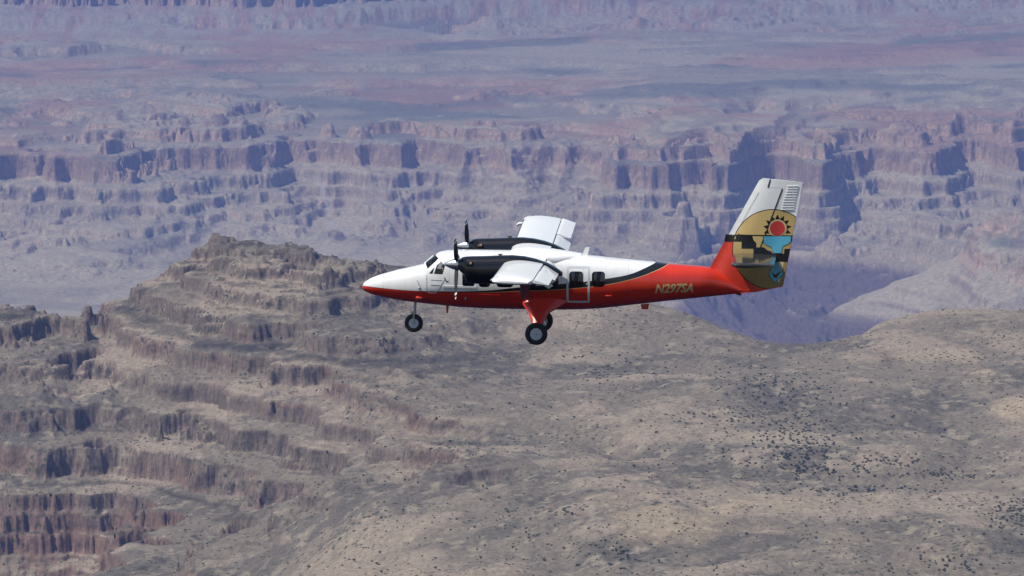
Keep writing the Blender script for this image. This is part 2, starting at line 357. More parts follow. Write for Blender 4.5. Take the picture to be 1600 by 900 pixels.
PLACES = [('dark juniper bush among the loose junipers at the head of the bushy wash', 'junipers at the head of the wash'),
 ('dark juniper bush in the densest thicket in the middle of the bushy wash', 'junipers in the dense thicket'),
 ('dark juniper bush at the lower edge of the dense wash thicket', 'junipers below the thicket'),
 ('dark juniper bush on the slope above the head of the bushy wash', 'junipers above the wash'),
 ('dark juniper bush in the separate dark grove beyond the pale clearings', 'junipers of the separate grove'),
 ('dark juniper bush in the row along the narrow gully below the thicket', 'junipers along the gully'),
 ('dark juniper bush in the row along the narrow gully beside the pale clearing', 'junipers by the clearing'),
 ('dark juniper bush in the loose patch on the hillside below the canyon rim', 'junipers below the rim'),
 ('dark juniper bush on the bare slope between rim and bushy wash', 'junipers between rim and wash'),
 ('dark juniper bush in the small group at the foot of the separate grove', 'junipers below the separate grove'),
 ('dark juniper bush in the patch on the lower slope of the grey hill', 'junipers on the grey hill'),
 ('dark juniper bush in the thin patch beside the grey hill gully', 'junipers beside the grey hill gully'),
 ('dark juniper bush in the handful between thicket and pale clearing', 'junipers by the pale clearing edge'),
 ('lone dark juniper bush standing apart on the open scrubby hillside', 'junipers dotted over the hills')]
cand = []
def px_to_ground(u, v):                       # walk along the sight line to the ground
    a = (u-800)/FPX*1.007; tanv = math.tan(PITCH+math.atan((v-450)/FPX))
    c = min(max(int(np.searchsorted(acol, a)), 1), NC-1); dd, Hm, _ = FG
    k = np.argmax(Hm[:, c] <= dd*tanv)
    return (a*dd[k], dd[k]) if Hm[k, c] <= dd[k]*tanv else None
for ci, (u, v, su, sv, n) in enumerate(CLUST):
    for _ in range(n):
        g_ = px_to_ground(u+random.gauss(0, su*.6), v+random.gauss(0, sv*.6))
        if g_: cand.append((g_[0], g_[1], random.uniform(.9, 1.75), ci))
for _ in range(900):
    g_ = px_to_ground(random.uniform(0, 1600), random.uniform(480, 899))
    if g_ and (g_[0]/g_[1] > -.03 or random.random() < .3): cand.append((g_[0], g_[1], random.uniform(.7, 1.5)*(1.25 if random.random() < .2 else 1), 13))
good = []
for (x, d, s, k) in cand:
    if not (3950 < d < 5700): continue
    z, e, c = ground_z(x, d)
    if e < .5: good.append((s/d, x, d, z, s, k))
good.sort(reverse=True)
inview = lambda g: abs(g[1]/g[2]) < .0905
big = [g for g in good if inview(g)][:300]; rest = [g for g in good if g not in set(big)]
for i, (q, x, d, z, s, k) in enumerate(big):
    o = bpy.data.objects.new('juniper_bush', JM[i % 4]); COL.objects.link(o)
    o.location = (x, d, z-.15*s); o.scale = (s*random.uniform(.9,1.2), s*random.uniform(.9,1.2), s*random.uniform(.75,1.1)); o.rotation_euler = (0, 0, random.uniform(0, 6.28))
    o['category'] = 'bush'
    o['label'], o['group'] = PLACES[k]
# the rest, and the low scrub nobody could count, as one mesh
def ico(seed):
    bm = bmesh.new(); bmesh.ops.create_icosphere(bm, subdivisions=1, radius=1); r = random.Random(seed)
    for v in bm.verts: v.co = Vector((v.co.x, v.co.y, v.co.z*.8+.4))*r.uniform(.65, 1.2)
    V = np.array([v.co[:] for v in bm.verts]); F = np.array([[v.index for v in f.verts] for f in bm.faces]); bm.free(); return V, F
ICO = [ico(i) for i in range(6)]
pts = [(x, d, z, s) for (_, x, d, z, s, k) in rest]
nn = 0
while nn < 6500:
    d = random.uniform(3950, 5650); a = random.uniform(-.098, .098); x = a*d
    if random.random() > .55+.9*float(perlin(np.array([x/90]), np.array([d/90]))[0]): continue
    z, e, c = ground_z(x, d); nn += 1
    if e < .6: pts.append((x, d, z, random.choice((.4, .5, .6, .7, .9, 1.1))))
VV = []; FF = []; nv = 0
for i, (x, d, z, s) in enumerate(pts):
    V, F = ICO[i % 6]; th = random.uniform(0, 6.28); c_, s_ = math.cos(th), math.sin(th)
    W = np.stack([(V[:, 0]*c_-V[:, 1]*s_)*s+x, (V[:, 0]*s_+V[:, 1]*c_)*s+d, V[:, 2]*s+z-.2*s], 1)
    VV.append(W); FF.append(F+nv); nv += len(V)
me = bpy.data.meshes.new('scrub'); me.from_pydata(np.vstack(VV).tolist(), [], np.vstack(FF).tolist()); me.materials.append(foliage)
o = bpy.data.objects.new('scrub', me); COL.objects.link(o); o['kind'] = 'stuff'; o['label'] = 'low dark desert scrub sprinkled over the tan hills'; o['category'] = 'scrub'

# ------------------------------------------------------------------ the airplane
YAW = math.radians(3.4); KX = math.sin(YAW); KZ = math.tan(PITCH); SC = 43.56
def LX(u, y=0): return (u-565)/SC-KX*y
def LZ(v, y=0): return (440-v)/43.3-KZ*y
def link(name, me, parent=None, m=None):
    o = bpy.data.objects.new(name, me); COL.objects.link(o)
    if parent: o.parent = parent
    if m: 
        me.materials.clear(); me.materials.append(m)
    return o
def done(bm, name, parent, m, angle=35, smooth=True):
    bmesh.ops.recalc_face_normals(bm, faces=bm.faces[:])
    me = bpy.data.meshes.new(name); bm.to_mesh(me); bm.free()
    if smooth:
        me.polygons.foreach_set('use_smooth', np.ones(len(me.polygons), bool)); me.set_sharp_from_angle(angle=math.radians(angle))
    return link(name, me, parent, m)
def loft(bm, rings, cap=True):
    vs = [[bm.verts.new(p) for p in r] for r in rings]; n = len(rings[0])
    for a, b_ in zip(vs, vs[1:]):
        for i in range(n):
            j = (i+1) % n; bm.faces.new([a[i], a[j], b_[j], b_[i]])
    if cap: bm.faces.new(vs[0][::-1]); bm.faces.new(vs[-1])
    return bm
def box(bm, c, s, rot=None):
    m = Matrix.Translation(c) @ (rot.to_4x4() if rot else Matrix.Identity(4)) @ Matrix.Diagonal((*s, 1))
    return bmesh.ops.create_cube(bm, size=1, matrix=m)
def tube(bm, pts, rad, n=10, cap=True):
    rings = []
    for i, p in enumerate(pts):
        p = Vector(p); a = Vector(pts[max(i-1, 0)]); b_ = Vector(pts[min(i+1, len(pts)-1)]); d = (b_-a).normalized()
        s1 = d.orthogonal().normalized() if i == 0 else (s1-d*s1.dot(d)).normalized()
        s2 = d.cross(s1); r = rad[i] if isinstance(rad, (list, tuple)) else rad
        rings.append([p+s1*math.cos(k*2*math.pi/n)*r+s2*math.sin(k*2*math.pi/n)*r for k in range(n)])
    return loft(bm, rings, cap)
def lathe(bm, prof, c, axis='x', n=28):
    rings = []
    for (t_, r) in prof:
        ring = []
        for k in range(n):
            a = 2*math.pi*k/n; q = (t_, r*math.cos(a), r*math.sin(a)) if axis == 'x' else (r*math.cos(a), t_, r*math.sin(a))
            ring.append(Vector(q)+Vector(c))
        rings.append(ring)
    return loft(bm, rings)
def curve_mat(name, bounds, cols, coat=.6, rough=.3, rng_=(0, 16), zr_=(-1.5, 1.7)):
    """paint in bands: bounds = list of [(x, z)...] from bottom to top, cols has one more entry"""
    m, t, b = newmat(name); tc = t.nodes.new('ShaderNodeTexCoord'); sx = t.nodes.new('ShaderNodeSeparateXYZ'); t.links.new(tc.outputs['Object'], sx.inputs[0])
    nx = t.nodes.new('ShaderNodeMapRange'); nx.inputs['From Min'].default_value = rng_[0]; nx.inputs['From Max'].default_value = rng_[1]; t.links.new(sx.outputs['X'], nx.inputs['Value'])
    nz = t.nodes.new('ShaderNodeMapRange'); nz.inputs['From Min'].default_value = zr_[0]; nz.inputs['From Max'].default_value = zr_[1]; t.links.new(sx.outputs['Z'], nz.inputs['Value'])
    prev = None
    for bd, c in zip(bounds, cols[1:]):
        fc = t.nodes.new('ShaderNodeFloatCurve'); cv = fc.mapping.curves[0]; fc.mapping.use_clip = False
        q = [((x-rng_[0])/(rng_[1]-rng_[0]), (z-zr_[0])/(zr_[1]-zr_[0])) for x, z in bd]
        while len(cv.points) < len(q): cv.points.new(.5, .5)
        for p_, (x, z) in zip(cv.points, q): p_.location = (x, z); p_.handle_type = 'AUTO_CLAMPED'
        fc.mapping.update(); t.links.new(nx.outputs[0], fc.inputs['Value'])
        gt = t.nodes.new('ShaderNodeMath'); gt.operation = 'GREATER_THAN'; t.links.new(nz.outputs[0], gt.inputs[0]); t.links.new(fc.outputs[0], gt.inputs[1])
        mix = t.nodes.new('ShaderNodeMix'); mix.data_type = 'RGBA'; t.links.new(gt.outputs[0], mix.inputs[0])
        if prev is None: mix.inputs[6].default_value = (*cols[0], 1)
        else: t.links.new(prev, mix.inputs[6])
        mix.inputs[7].default_value = (*c, 1); prev = mix.outputs[2]
    if name == 'fuselage_paint':                       # skin joints and grime
        md_ = t.nodes.new('ShaderNodeMath'); md_.operation = 'PINGPONG'; md_.inputs[1].default_value = .40; t.links.new(sx.outputs['X'], md_.inputs[0])
        l1 = t.nodes.new('ShaderNodeMath'); l1.operation = 'LESS_THAN'; l1.inputs[1].default_value = .006; t.links.new(md_.outputs[0], l1.inputs[0])
        nz_ = t.nodes.new('ShaderNodeTexNoise'); nz_.inputs['Scale'].default_value = 1.3; nz_.inputs['Detail'].default_value = 6; t.links.new(tc.outputs['Object'], nz_.inputs['Vector'])
        gm_ = t.nodes.new('ShaderNodeMapRange'); gm_.inputs['From Min'].default_value = .35; gm_.inputs['From Max'].default_value = .75; gm_.inputs['To Min'].default_value = 1.0; gm_.inputs['To Max'].default_value = .84; t.links.new(nz_.outputs['Fac'], gm_.inputs['Value'])
        sb_ = t.nodes.new('ShaderNodeMath'); sb_.operation = 'MULTIPLY_ADD'; sb_.inputs[1].default_value = -.28; t.links.new(l1.outputs[0], sb_.inputs[0]); t.links.new(gm_.outputs[0], sb_.inputs[2])
        sc_ = t.nodes.new('ShaderNodeVectorMath'); sc_.operation = 'SCALE'; t.links.new(prev, sc_.inputs[0]); t.links.new(sb_.outputs[0], sc_.inputs['Scale']); prev = sc_.outputs[0]
    t.links.new(prev, b.inputs['Base Color']); b.inputs['Roughness'].default_value = rough; b.inputs['Coat Weight'].default_value = coat; b.inputs['Coat Roughness'].default_value = .05
    return m
WHITE = (.80,.80,.79); RED = (.63,.034,.013); BLACK = (.007,.0075,.010); GOLD = (.55,.40,.17)
m_white = mat('white_paint', WHITE, .35, coat=.5); m_red = mat('red_paint', RED, .35, coat=.6); m_black = mat('black_paint', BLACK, .22, coat=.3)
m_tyre = mat('tyre_rubber', (.018,.018,.019), .8); m_rim = mat('grey_wheel', (.50,.54,.60), .55); m_metal = mat('bare_metal', (.55,.56,.58), .3, metal=.9)
m_grey = mat('grey_trim', (.42,.43,.45), .5); m_dark = mat('dark_trim', (.03,.03,.032), .6); m_gold = mat('gold_paint', GOLD, .45)
m_liner = mat('cabin_lining', (.20,.20,.20), .8); m_seat = mat('seat_cover', (.40,.37,.34), .8); m_exh = mat('exhaust_metal', (.10,.075,.06), .55, metal=.6)
def glass(name, tint, refl=.10):
    m = bpy.data.materials.new(name); m.use_nodes = True; t = m.node_tree; t.nodes.clear()
    o_ = t.nodes.new('ShaderNodeOutputMaterial'); tr = t.nodes.new('ShaderNodeBsdfTransparent'); tr.inputs[0].default_value = (*tint, 1)
    gl = t.nodes.new('ShaderNodeBsdfGlossy'); gl.inputs['Roughness'].default_value = .03; fr_ = t.nodes.new('ShaderNodeFresnel'); fr_.inputs[0].default_value = 1.5
    mx_ = t.nodes.new('ShaderNodeMixShader'); t.links.new(fr_.outputs[0], mx_.inputs[0]); t.links.new(tr.outputs[0], mx_.inputs[1]); t.links.new(gl.outputs[0], mx_.inputs[2]); t.links.new(mx_.outputs[0], o_.inputs[0])
    return m
m_glass = glass('clear_glass', (.90,.93,.94)); m_tint = glass('tinted_glass', (.30,.31,.33))

plane = bpy.data.objects.new('airplane', None); COL.objects.link(plane)
pv_ = PITCH+math.atan((440-450)/FPX)
Pw = Vector((0, 200*math.cos(pv_), CZ-200*math.sin(pv_)))
plane.rotation_euler = (math.radians(.15), 0, -YAW); plane.location = Pw-Matrix.Rotation(-YAW, 3, 'Z') @ Vector((LX(800), 0, 0))
plane['label'] = 'red and white high-wing twin propeller airplane with painted tail flying above the canyon'; plane['category'] = 'airplane'

# --- fuselage outline traced as stations
top = [(565,450),(566,446.5),(569,442),(580,435.3),(593,430.5),(620,422.8),(646.7,417),(661.3,413.3),(668,407.5),(676.5,401),(685,395),(692,393),(700,392),(721,391),(800,391.5),(870,394),(913,397.5),(966.7,403),(1030.7,408.3),(1049,410.5),(1100,414),(1112,416.5),(1137,430),(1156,446),(1175,449.5)]
bot = [(565,452),(566,455),(569,458.5),(580,463.5),(606.7,469.4),(633,473.6),(660,476.8),(686.7,479.2),(716,482.2),(753,484),(815,485),(873,485.5),(913,484.5),(940,482.6),(993,476.3),(1046.7,470),(1100,464.3),(1153,458.5),(1175,454.5)]
hw = [(0,.05),(.03,.10),(.1,.20),(.35,.33),(.65,.43),(1.26,.57),(1.9,.69),(2.4,.77),(2.8,.83),(3.3,.87),(4,.88),(8.4,.88),(9.4,.83),(10.4,.74),(11.2,.64),(12.3,.46),(13.0,.25),(13.4,.13),(13.7,.06),(14.0,.04)]
xt = [LX(u) for u, v in top]; zt_ = [LZ(v) for u, v in top]
xb = [LX(u) for u, v in bot]; zb_ = [(442.3-v)/43.3 for u, v in bot]
xs = sorted(set([0,.012,.03,.06,.1,.16,.24]+[i*.16 for i in range(2, 88)]+[LX(661.3), LX(668), LX(676.5), LX(685)])); xs = [x for x in xs if x <= 14.0]
def fus_rings(inset=0, xs=xs, n=56):
    rings = []
    for x in xs:
        zt1 = np.interp(x, xt, zt_)-inset; zb1 = np.interp(x, xb, zb_)+inset; h = max(np.interp(x, [a for a, _ in hw], [b_ for _, b_ in hw])-inset, .02)
        if zt1-zb1 < .03: m_ = (zt1+zb1)/2; zt1 = m_+.015; zb1 = m_-.015
        zc = (zt1+zb1)/2; hh = (zt1-zb1)/2; e = 2/np.interp(x, [0,.6,2.5,8.5,11,14], [2.0,2.2,2.9,2.9,2.3,2.0])
        ring = []
        e0 = e
        for k in range(n):
            a = 2*math.pi*(k+.5)/n; c_, s_ = math.cos(a), math.sin(a); e = e0 if s_ > 0 else 2/2.15
            ring.append(Vector((x, math.copysign(abs(c_)**e, c_)*h, zc+math.copysign(abs(s_)**e, s_)*hh)))
        rings.append(ring)
    return rings
fb = loft(bmesh.new(), fus_rings()); bmesh.ops.recalc_face_normals(fb, faces=fb.faces[:])
solid = bpy.data.meshes.new('solid'); fb.to_mesh(solid); BV = BVHTree.FromBMesh(fb); fb.free()
lb = loft(bmesh.new(), fus_rings(.035, [x for x in xs if 1.6 < x < 9.3])); bmesh.ops.recalc_face_normals(lb, faces=lb.faces[:])
liner = bpy.data.meshes.new('liner'); lb.to_mesh(liner); lb.free()
# window outlines in side view (u, v pixels of the near side)
def rrect(u0, u1, v0, v1, r=5):
    out = []
    for (cu, cv, a0) in ((u1-r, v0+r, -90), (u1-r, v1-r, 0), (u0+r, v1-r, 90), (u0+r, v0+r, 180)):
        for k in range(4): a = math.radians(a0+k*30); out.append((cu+r*math.cos(a), cv+r*math.sin(a)))
    return out
WIN = [('windshield', [(662.5,412),(676.5,400.5),(685.5,405.5),(668,421.5)]), ('side_window', [(670.3,428.6),(677.5,420),(679,419),(676.2,428.8)]), ('side_window', [(678,428.9),(682.5,416),(689,409.5),(695.5,416.5),(692,429.3)])]
for c_, w_, v1 in ((934.5,20.5,447.5),(900,22,448),(862,21,447),(828,21,447),(789,26,449),(757,18,449),(732,19,449)):
    WIN.append(('cabin_window', rrect(c_-w_/2, c_+w_/2, 423.5, v1)))
cutb = bmesh.new(); polys = []
for nm, poly in WIN:
    yy = -.80 if nm != 'cabin_window' else -.87
    q = [(LX(u, yy), LZ(v, yy)) for u, v in poly]; polys.append((nm, q))
    a = [cutb.verts.new((x, -1.6, z)) for x, z in q]; b_ = [cutb.verts.new((x, 1.6, z)) for x, z in q]; n = len(q)
    cutb.faces.new(a); cutb.faces.new(b_[::-1])
    for i in range(n): cutb.faces.new([a[(i+1) % n], a[i], b_[i], b_[(i+1) % n]])
bmesh.ops.recalc_face_normals(cutb, faces=cutb.faces[:]); cutm = bpy.data.meshes.new('cut'); cutb.to_mesh(cutm); cutb.free()
def on_cut(p):
    for nm, q in polys:
        for i in range(len(q)):
            (x0, z0), (x1, z1) = q[i], q[(i+1) % len(q)]; dx, dz = x1-x0, z1-z0; L = math.hypot(dx, dz)
            s_ = ((p.x-x0)*dx+(p.z-z0)*dz)/L
            if abs((p.x-x0)*dz-(p.z-z0)*dx)/L < 2e-4 and -1e-3 < s_ < L+1e-3: return True
    return False
def boolean(mesh, op):
    a = bpy.data.objects.new('a', mesh); c_ = bpy.data.objects.new('c', cutm); COL.objects.link(a); COL.objects.link(c_)
    md = a.modifiers.new('b', 'BOOLEAN'); md.object = c_; md.operation = op; md.solver = 'EXACT'
    dg = bpy.context.evaluated_depsgraph_get(); dg.update(); me = bpy.data.meshes.new_from_object(a.evaluated_get(dg))
    bpy.data.objects.remove(a); bpy.data.objects.remove(c_)
    bm = bmesh.new(); bm.from_mesh(me); bpy.data.meshes.remove(me)
    kill = [f for f in bm.faces if all(on_cut(v.co) for v in f.verts) and on_cut(f.calc_center_median())]
    bmesh.ops.delete(bm, geom=kill, context='FACES'); return bm
redl = [(565,451.5),(593,454),(646.7,456.5),(716,457.3),(769,457),(806.7,455),(843,453.8),(885,451),(907,449),(945,444.2),(993,433.6),(1020,424.2),(1036,417.5),(1049,411),(1062,403)]
blkt = [(565,451),(640,455.8),(680,456.2),(711,456),(769,453.3),(806,449),(860,444),(905,440),(945,434.5),(980,428.3),(1006.7,418.5),(1030.7,408),(1045,400)]
Lr = [(LX(u, -.8), LZ(v, -.8)) for u, v in redl]; Lb = [(LX(u, -.8), LZ(v, -.8)) for u, v in blkt]
Lr = [(0, Lr[0][1])]+Lr[1:]+[(16, 1.6)]; Lb = [(0, Lb[0][1])]+Lb[1:]+[(16, 1.65)]
Lg = [(x, z+(.018 if x > 3.6 else 0)) for x, z in Lr]
m_fus = curve_mat('fuselage_paint', [Lr, Lg, Lb], [RED, GOLD, BLACK, WHITE])
fo = done(boolean(solid, 'DIFFERENCE'), 'fuselage', plane, m_fus, 30)
lo = done(boolean(liner, 'DIFFERENCE'), 'cabin_lining', plane, m_liner, 30)
pb = boolean(solid, 'INTERSECT')
for v in pb.verts: v.co.y *= .992
# split the panes into islands
seen = set(); isl = []
for f in pb.faces:
    if f in seen: continue
    st = [f]; g_ = []
    seen.add(f)
    while st:
        h_ = st.pop(); g_.append(h_)
        for e in h_.edges:
            for k in e.link_faces:
                if k not in seen: seen.add(k); st.append(k)
    isl.append(g_)
for g_ in isl:
    vs = list({v for f in g_ for v in f.verts}); cx = sum(v.co.x for v in vs)/len(vs)
    nm = 'windshield' if cx < LX(676, -.8) and max(v.co.y for v in vs) > 0 and min(v.co.y for v in vs) < 0 else ('side_window' if cx < LX(700, -.8) else 'cabin_window')
    idx = {v: i for i, v in enumerate(vs)}; me = bpy.data.meshes.new(nm)
    me.from_pydata([v.co[:] for v in vs], [], [[idx[v] for v in f.verts] for f in g_])
    link(nm, me, fo, m_glass if nm != 'cabin_window' else m_tint)
pb.free()
bm = bmesh.new(); tube(bm, [(LX(663), 0, LZ(412.5)), (LX(677), 0, LZ(400.3))], .028, 8); done(bm, 'windshield_post', fo, m_white)
def side_y(x, z, s=-1):                                          # skin of the fuselage at x, z
    hit = BV.ray_cast(Vector((x, s*3, z)), Vector((0, -s, 0)))
    return hit[0].y if hit[0] else s*.85
def strip(name, pts, wd, m, parent, th=.008):                    # flat trim laid along the near skin
    bm = bmesh.new()
    for (u0, v0), (u1, v1) in zip(pts, pts[1:]):
        n = max(2, int(math.hypot(u1-u0, v1-v0)/4)); L = math.hypot(u1-u0, v1-v0); nx, nz = -(v1-v0)/L*wd/2, (u1-u0)/L*wd/2
        rows = []
        for k in range(n+1):
            f = k/n; u = u0+(u1-u0)*f; v = v0+(v1-v0)*f; row = []
            for s_ in (-1, 1):
                x = LX(u, -.85)+s_*nx; z = LZ(v, -.85)-s_*nz; y = side_y(x, z); row += [bm.verts.new((x, y-th, z)), bm.verts.new((x, y+.01, z))]
            rows.append(row)
        for a, b_ in zip(rows, rows[1:]):
            bm.faces.new([a[0], a[2], b_[2], b_[0]]); bm.faces.new([a[0], b_[0], b_[1], a[1]]); bm.faces.new([a[2], a[3], b_[3], b_[2]])
        bm.faces.new(rows[0][:2]+rows[0][:1:-1]); bm.faces.new(rows[-1][:2]+rows[-1][:1:-1])
    return done(bm, name, parent, m, smooth=False)
strip('door_frame', [(886.5,416.5),(919.5,416.8),(919.3,471.5),(886.5,471.5),(886.5,416.5)], .075, mat('door_trim', (.55,.57,.60), .4), fo)
strip('cockpit_door_seam', [(666.5,431),(666.3,455.5)], .022, m_grey, fo)
strip('cockpit_door_seam', [(666,455.8),(671,459.3),(680.5,459.3),(686,452),(694.5,437.5)], .035, m_grey, fo)
strip('door_step', [(673,438.2),(691,438.6)], .025, m_grey, fo); strip('door_step', [(673,446),(690,446.4)], .025, m_grey, fo)
strip('door_handle', [(694.5,434.5),(698,441),(701,440)], .035, m_dark, fo)
strip('handrail', [(651.5,439.5),(656.5,451),(653,452)], .03, m_grey, fo, .03)
strip('rub_strip', [(692,448.2),(744,449.2)], .07, m_white, fo, .02)
strip('rub_strip', [(705,460),(783,462)], .03, m_red, fo, .015)
strip('door_latch', [(915.5,443.5),(918.5,441.5)], .05, m_grey, fo, .02)
for u, v in ((727,467),(867.5,469)):
    bm = bmesh.new(); x, z = LX(u, -.8), LZ(v, -.8); lathe(bm, [(side_y(x, z)-.012, .065), (side_y(x, z)+.02, .07)], (x, 0, z), 'y', 16); rg = done(bm, 'vent_ring', fo, m_dark)
    bm = bmesh.new(); lathe(bm, [(side_y(x, z)-.018, .03), (side_y(x, z)+.02, .03)], (x, 0, z), 'y', 12); done(bm, 'vent_cap', fo, m_grey)
def scoop(name, u, v, L, r, m):
    bm = bmesh.new(); x, z = LX(u, -.75), LZ(v, -.75); y = side_y(x, z)-.02; tube(bm, [(x-L/2, y, z), (x-L/4, y, z), (x+L/4, y, z), (x+L/2, y+.02, z)], [r*.95, r, r*.8, r*.1], 10); return done(bm, name, fo, m)
scoop('air_scoop', 655.5, 467, .27, .058, m_red); scoop('air_scoop', 951, 461, .25, .025, m_red)
# antennas and blades
def blade(name, pts, y0, th, m, parent=None):
    bm = bmesh.new(); a = [bm.verts.new((x, y0-th/2, z)) for x, z in pts]; b_ = [bm.verts.new((x, y0+th/2, z)) for x, z in pts]; n = len(pts)
    bm.faces.new(a); bm.faces.new(b_[::-1])
    for i in range(n): bm.faces.new([a[(i+1) % n], a[i], b_[i], b_[(i+1) % n]])
    return done(bm, name, parent or plane, m, smooth=False)
def bl(name, pts, m, y0=0, th=.03): return blade(name, [(LX(u, y0), LZ(v, y0)) for u, v in pts], y0, th, m)
bl('blade_antenna', [(908.5,399),(915,385.5),(921.5,385.2),(917.5,399.5)], m_white)
bl('belly_antenna', [(696.5,477),(701,477),(700,490),(697.3,490)], m_red); bl('belly_antenna', [(1001,474),(1014.5,473),(1013,482),(1003,482)], m_red)
bl('tail_skid', [(1146,456),(1158,454),(1158,460)], m_dark)
for (a, b_) in (((1055,411),(1067,394)),((704,392),(703,389)),((1150,458),(1168,468))):
    bm = bmesh.new(); tube(bm, [(LX(a[0]), 0, LZ(a[1])), (LX(b_[0]), 0, LZ(b_[1]))], .010, 6); done(bm, 'whip_antenna', plane, m_grey)
# registration lettering, wrapped onto the skin
def wrap_text(txt, u0, u1, v0, v1, m, name):
    cu = bpy.data.curves.new('t', 'FONT'); cu.body = txt; cu.shear = .28; cu.offset = .03; cu.resolution_u = 3
    to = bpy.data.objects.new('t', cu); COL.objects.link(to); dg = bpy.context.evaluated_depsgraph_get(); dg.update()
    me = bpy.data.meshes.new_from_object(to.evaluated_get(dg)); bpy.data.objects.remove(to)
    bm = bmesh.new(); bm.from_mesh(me)
    ys = [v.co.y for v in bm.verts]; xs_ = [v.co.x for v in bm.verts]; x0, x1, y0, y1 = min(xs_), max(xs_), min(ys), max(ys)
    for k in range(1, 8): bmesh.ops.bisect_plane(bm, geom=bm.verts[:]+bm.edges[:]+bm.faces[:], plane_co=(0, y0+(y1-y0)*k/8, 0), plane_no=(0, 1, 0))
    for v in bm.verts:
        fx = (v.co.x-x0)/(x1-x0); fy = (v.co.y-y0)/(y1-y0); yy = -.55
        x = LX(u0+(u1-u0)*fx, yy); z = LZ(v1+(v0-v1)*fy+fx*-1.0, yy); v.co = (x, side_y(x, z)-.006, z)
    return done(bm, name, fo, m, smooth=False)
wrap_text('N297SA', 1023, 1082.5, 441.5, 456.3, m_gold, 'registration_lettering')

# --- wing: constant chord, flaps and drooped ailerons as parts
LE, CH = 5.25, 1.98
def wing_z(y): return .80+.0355*abs(y)
def foil(f):                                                   # upper, lower offset as part of chord
    th = .17*(2.969*math.sqrt(f)-1.26*f-3.516*f*f+2.843*f**3-1.015*f**4)/2*1.0
    cam = .03*(1-(2*f-.8)**2) if f < .9 else .03*(1-1)
    return cam*.9+th, cam*.9-th
INC = math.radians(2.0)
def wing_pt(f, dz, y, sc=1.0):
    x = f*CH*sc; z = dz*CH*sc; c_, s_ = math.cos(INC), math.sin(INC)
    return Vector((LE+(1-sc)*.35*CH+x*c_+z*s_, y, wing_z(y)-x*s_+z*c_+.03))
def wing_ring(y, f1=.72, sc=1.0, thk=1.0):
    fs = [0,.004,.015,.035,.07,.12,.2,.3,.4,.5,.6,f1]
    up = [wing_pt(f, foil(f)[0]*thk, y, sc) for f in fs]; lo_ = [wing_pt(f, foil(f)[1]*thk, y, sc) for f in fs]
    return up[::-1]+lo_[1:]
bm = bmesh.new(); ys = [-9.93,-9.86,-9.7,-9.4,-8,-6,-4,-2,0,2,4,6,8,9.4,9.7,9.86,9.93]; scs = {9.93:(.80,.25),9.86:(.88,.6),9.7:(.95,.85),9.4:(1,1)}
loft(bm, [wing_ring(y, .72, *scs.get(abs(y), (1, 1))) for y in ys]); wing = done(bm, 'wing', plane, m_white, 40)
bm = bmesh.new(); rings = []
for x, zt1, h in ((5.28,1.0,.25),(5.36,1.14,.5),(5.6,1.22,.68),(6.0,1.265,.78),(6.5,1.23,.80),(7.0,1.17,.76),(7.5,1.10,.6),(7.9,1.04,.3)):
    rings.append([Vector((x, math.cos(q)*h, .85+math.copysign(abs(math.sin(q))**.7, math.sin(q))*(zt1-.85))) for q in [math.pi*2*(k+.5)/32 for k in range(32)]])
loft(bm, rings); done(bm, 'wing_root_fairing', wing, m_white, 50)
m_boot = mat('leading_edge_boot', (.055,.065,.085), .45)
